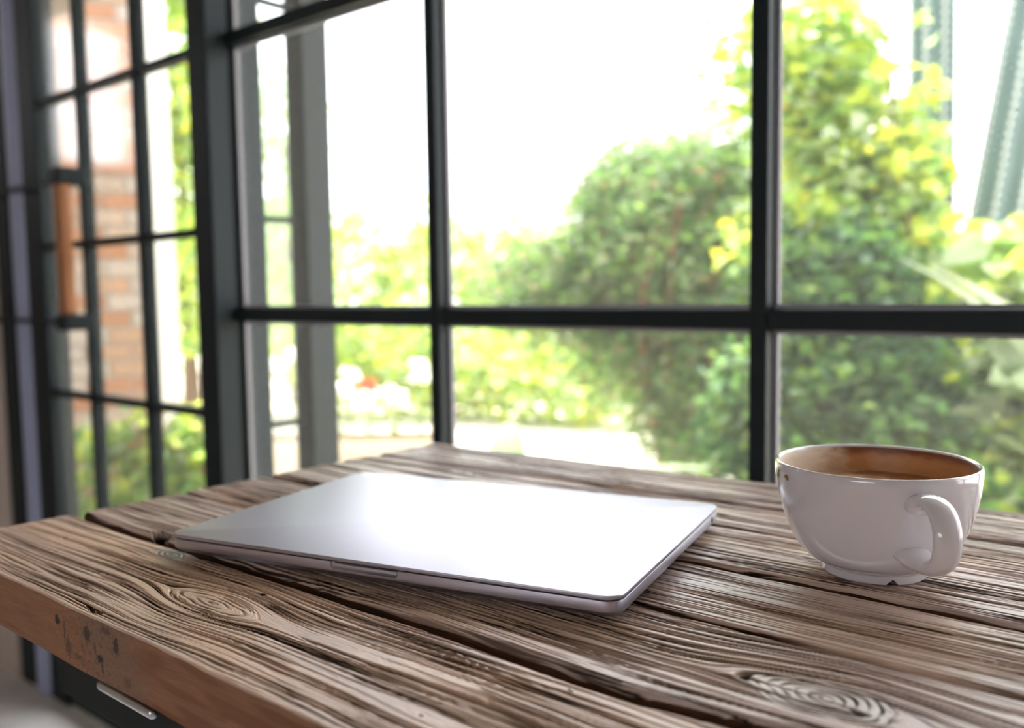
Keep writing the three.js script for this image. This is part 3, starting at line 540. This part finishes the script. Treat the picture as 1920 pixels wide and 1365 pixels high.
// clipped hedge and trees farther off
reseed(505);
plant('distant_hedge', 'bright sunlit hedge far off between the post and the shrub', 'hedge', [-8, G0, -7.8], { blobs: rel([-8, 0, -7.8], [[-9.9, 1.0, -6.7, 1.0, 1.2, 0.7], [-8.8, 1.05, -7.4, 0.9, 1.2, 0.7], [-7.9, 1.0, -8.0, 0.8, 1.15, 0.7], [-7.0, 0.95, -8.5, 0.9, 1.05, 0.7], [-5.9, 1.0, -9.2, 0.9, 1.1, 0.7], [-4.6, 1.0, -9.9, 1.0, 1.1, 0.7]]), count: 22000, geo: LG.oval, size: [0.06, 0.12], palette: [['lime', 5], ['fresh', 4], ['pale', 3], ['yellow', 0.6]], stems: 5, stemR: 0.03 });
plant('low_shrubs', 'low lime shrubs behind the timber planter', 'shrubs', [-4.8, G0, -4.9], { blobs: rel([-4.8, 0, -4.9], [[-5.7, 0.4, -4.6, 0.4, 0.5, 0.4], [-5.2, 0.4, -4.9, 0.4, 0.5, 0.4], [-4.7, 0.35, -5.1, 0.4, 0.45, 0.4], [-4.2, 0.3, -5.2, 0.4, 0.4, 0.4], [-3.7, 0.25, -5.3, 0.4, 0.35, 0.4]]), count: 6000, geo: LG.oval, size: [0.05, 0.1], palette: [['lime', 5], ['fresh', 4], ['pale', 4], ['yellow', 1]], stems: 5 });
plant('background_hedge', 'light green hedge far behind the lime tree', 'hedge', [-1.4, G0, -7], { blobs: rel([-1.4, 0, -7], [[-3.2, 0.7, -7.2, 0.8, 0.8, 0.6], [-2.2, 0.75, -7, 0.8, 0.85, 0.6], [-1.2, 0.7, -6.8, 0.8, 0.85, 0.6], [-0.2, 0.75, -6.6, 0.8, 0.8, 0.6]]), count: 12000, geo: LG.oval, size: [0.05, 0.11], palette: [['fresh', 5], ['pale', 4], ['lime', 3], ['mid', 1]], stems: 4, stemR: 0.03 });
plant('garden_tree', 'tall lime green tree seen past the white pilaster', 'tree', [-6.1, G0, -3.6], { blobs: rel([-6.1, 0, -3.6], [[-6.2, 2.6, -3.6, 0.7, 0.8, 0.6], [-6.3, 1.8, -3.6, 0.6, 0.6, 0.6], [-5.8, 1.0, -3.35, 0.5, 0.6, 0.45], [-6.0, 3.4, -3.7, 0.6, 0.6, 0.5]]), count: 7000, geo: LG.oval, size: [0.06, 0.11], palette: [['lime', 5], ['fresh', 4], ['yellow', 1.5], ['mid', 2]], stems: 3, stemR: 0.06 });
plant('garden_tree', 'pale green tree seen between the two window posts', 'tree', [-6.6, G0, -4.9], { blobs: rel([-6.6, 0, -4.9], [[-6.5, 2.3, -4.8, 0.4, 0.6, 0.4], [-6.4, 1.4, -4.7, 0.4, 0.5, 0.4], [-6.3, 0.7, -4.6, 0.4, 0.4, 0.4]]), count: 2200, geo: LG.oval, size: [0.06, 0.11], palette: [['pale', 4], ['fresh', 4], ['lime', 3]], stems: 3, stemR: 0.05 });
// plants outside the glazed door
plant('fern_bush', 'mixed green and brown bush outside the glazed door', 'bush', [-3.1, G0, -1.62], { blobs: [[-0.12, 0.3, 0.12, 0.2, 0.26, 0.16], [0.05, 0.34, -0.02, 0.2, 0.26, 0.16], [0.22, 0.36, -0.12, 0.22, 0.26, 0.16]], count: 1500, geo: LG.oval, size: [0.04, 0.085], palette: [['fresh', 4], ['mid', 3], ['lime', 3], ['brown', 1], ['pale', 2]], stems: 4 });
// flowers in a timber planter
{
  const o = thing('planter', 'pale timber planter box in the garden left of the mullion', 'planter', [-3.95, G0, -3.2]);
  o.rotation.y = 0.7; const wood = std({ color: lin(0.62, 0.52, 0.4), roughness: 0.9 });
  for (const [y0, y1] of [[0, 0.085], [0.09, 0.175]]) for (const s of [-1, 1]) { mesh('board', boxg(-0.55, 0.55, y0, y1, s * 0.16 - 0.012, s * 0.16 + 0.012), wood, o); mesh('board', boxg(s * 0.55 - 0.012, s * 0.55 + 0.012, y0, y1, -0.15, 0.15), wood, o); }
  mesh('soil', boxg(-0.53, 0.53, 0.02, 0.14, -0.145, 0.145), M.bark, o);
  const blossom = (() => { const gs = []; for (let k = 0; k < 9; k++) { const g = new THREE.SphereGeometry(0.035, 8, 6); g.scale(1, 0.45, 0.7); g.translate(0.03, 0, 0); g.rotateZ(0.5 * (k % 3) - 0.3); g.rotateY(k * 2.4); gs.push(g); } return mergeGeometries(gs); })();
  const fl = { white: std({ color: lin(0.85, 0.83, 0.78), roughness: 0.8 }), red: std({ color: lin(0.62, 0.09, 0.05), roughness: 0.8 }) }, leaf = leafGeo(0.42);
  reseed(606);
  for (let k = 0; k < 16; k++) {
    const red = k % 5 === 1, f = thing(red ? 'red_flower' : 'white_flower', red ? 'red blossom on a short stalk above the timber planter' : 'white blossom on a short stalk above the timber planter', 'flower', [0, 0, 0], red ? 'red planter flowers' : 'white planter flowers');
    const t = -0.47 + 0.134 * (k >> 1) + rr(-0.015, 0.015), s = (k % 2 ? 0.075 : -0.075), c = Math.cos(0.7), sn = Math.sin(0.7), h = rr(0.2, 0.5); f.position.set(-3.95 + c * t + sn * s, G0 + 0.15, -3.2 - sn * t + c * s);
    mesh('stalk', new THREE.CylinderGeometry(0.004, 0.005, h, 6).translate(0, h / 2, 0), freshLeaf[0], f);
    const b = mesh('blossom', blossom, red ? fl.red : fl.white, f); b.position.y = h; b.rotation.set(rr(-0.5, 0.5), rr(0, 6), rr(-0.5, 0.5)); b.scale.setScalar(rr(0.9, 1.25));
    for (let q = 0; q < 3; q++) { const l = mesh('leaf', leaf, freshLeaf[q], f); l.position.y = h * (0.2 + 0.2 * q); l.rotation.set(-0.4, q * 2.1, 0); l.scale.setScalar(0.09); }
  }
}
// brick wall of the neighbouring wing, with a white pilaster at its corner
{
  const w = thing('brick_wall', 'wall of orange and cream bricks outside the glazed door', 'wall', [-4.17, G0, -1.70]);
  w.rotation.y = Math.atan2(0.889, 0.457);                                   // its length runs along local x
  mesh('mortar', boxg(-0.9, 0.5, 0, 3.6, -0.07, -0.006), std({ color: lin(0.42, 0.38, 0.34), roughness: 1 }), w);
  reseed(707); const bg = new RoundedBoxGeometry(0.19, 0.063, 0.05, 1, 0.004), half = new RoundedBoxGeometry(0.09, 0.063, 0.05, 1, 0.004);
  const bmats = [[0.36, 0.185, 0.105], [0.38, 0.24, 0.155], [0.39, 0.3, 0.235], [0.38, 0.33, 0.29], [0.34, 0.165, 0.09], [0.39, 0.34, 0.295]].map((c) => std({ color: lin(...c), roughness: 0.95 }));
  let count = 0;
  for (let r = 0; r < 47 && count < 296; r++) for (let k = 0; k < 6; k++) {
    const x = 0.5 - 0.1 - k * 0.2 - (r % 2 ? 0.1 : 0); if (r % 2 && k === 0) { mesh('brick', half, bmats[(rnd() * 6) | 0], w).position.set(0.45, 0.04 + r * 0.076, -0.02 + rr(-0.003, 0.003)); count++; }
    mesh('brick', bg, bmats[(rnd() * 6) | 0], w).position.set(x, 0.04 + r * 0.076, -0.02 + rr(-0.003, 0.003)); count++;
  }
  const p = thing('pilaster', 'white painted pilaster at the end of the brick wall', 'pilaster', [-4.17, G0, -1.70]); p.rotation.y = w.rotation.y;
  mesh('shaft', boxg(0.51, 0.6, 0, 3.6, -0.06, 0.03, 0.008), M.white, p); mesh('plinth', boxg(0.503, 0.61, 0, 0.18, -0.07, 0.045, 0.006), M.white, p);
}

renderer.render(scene, camera);
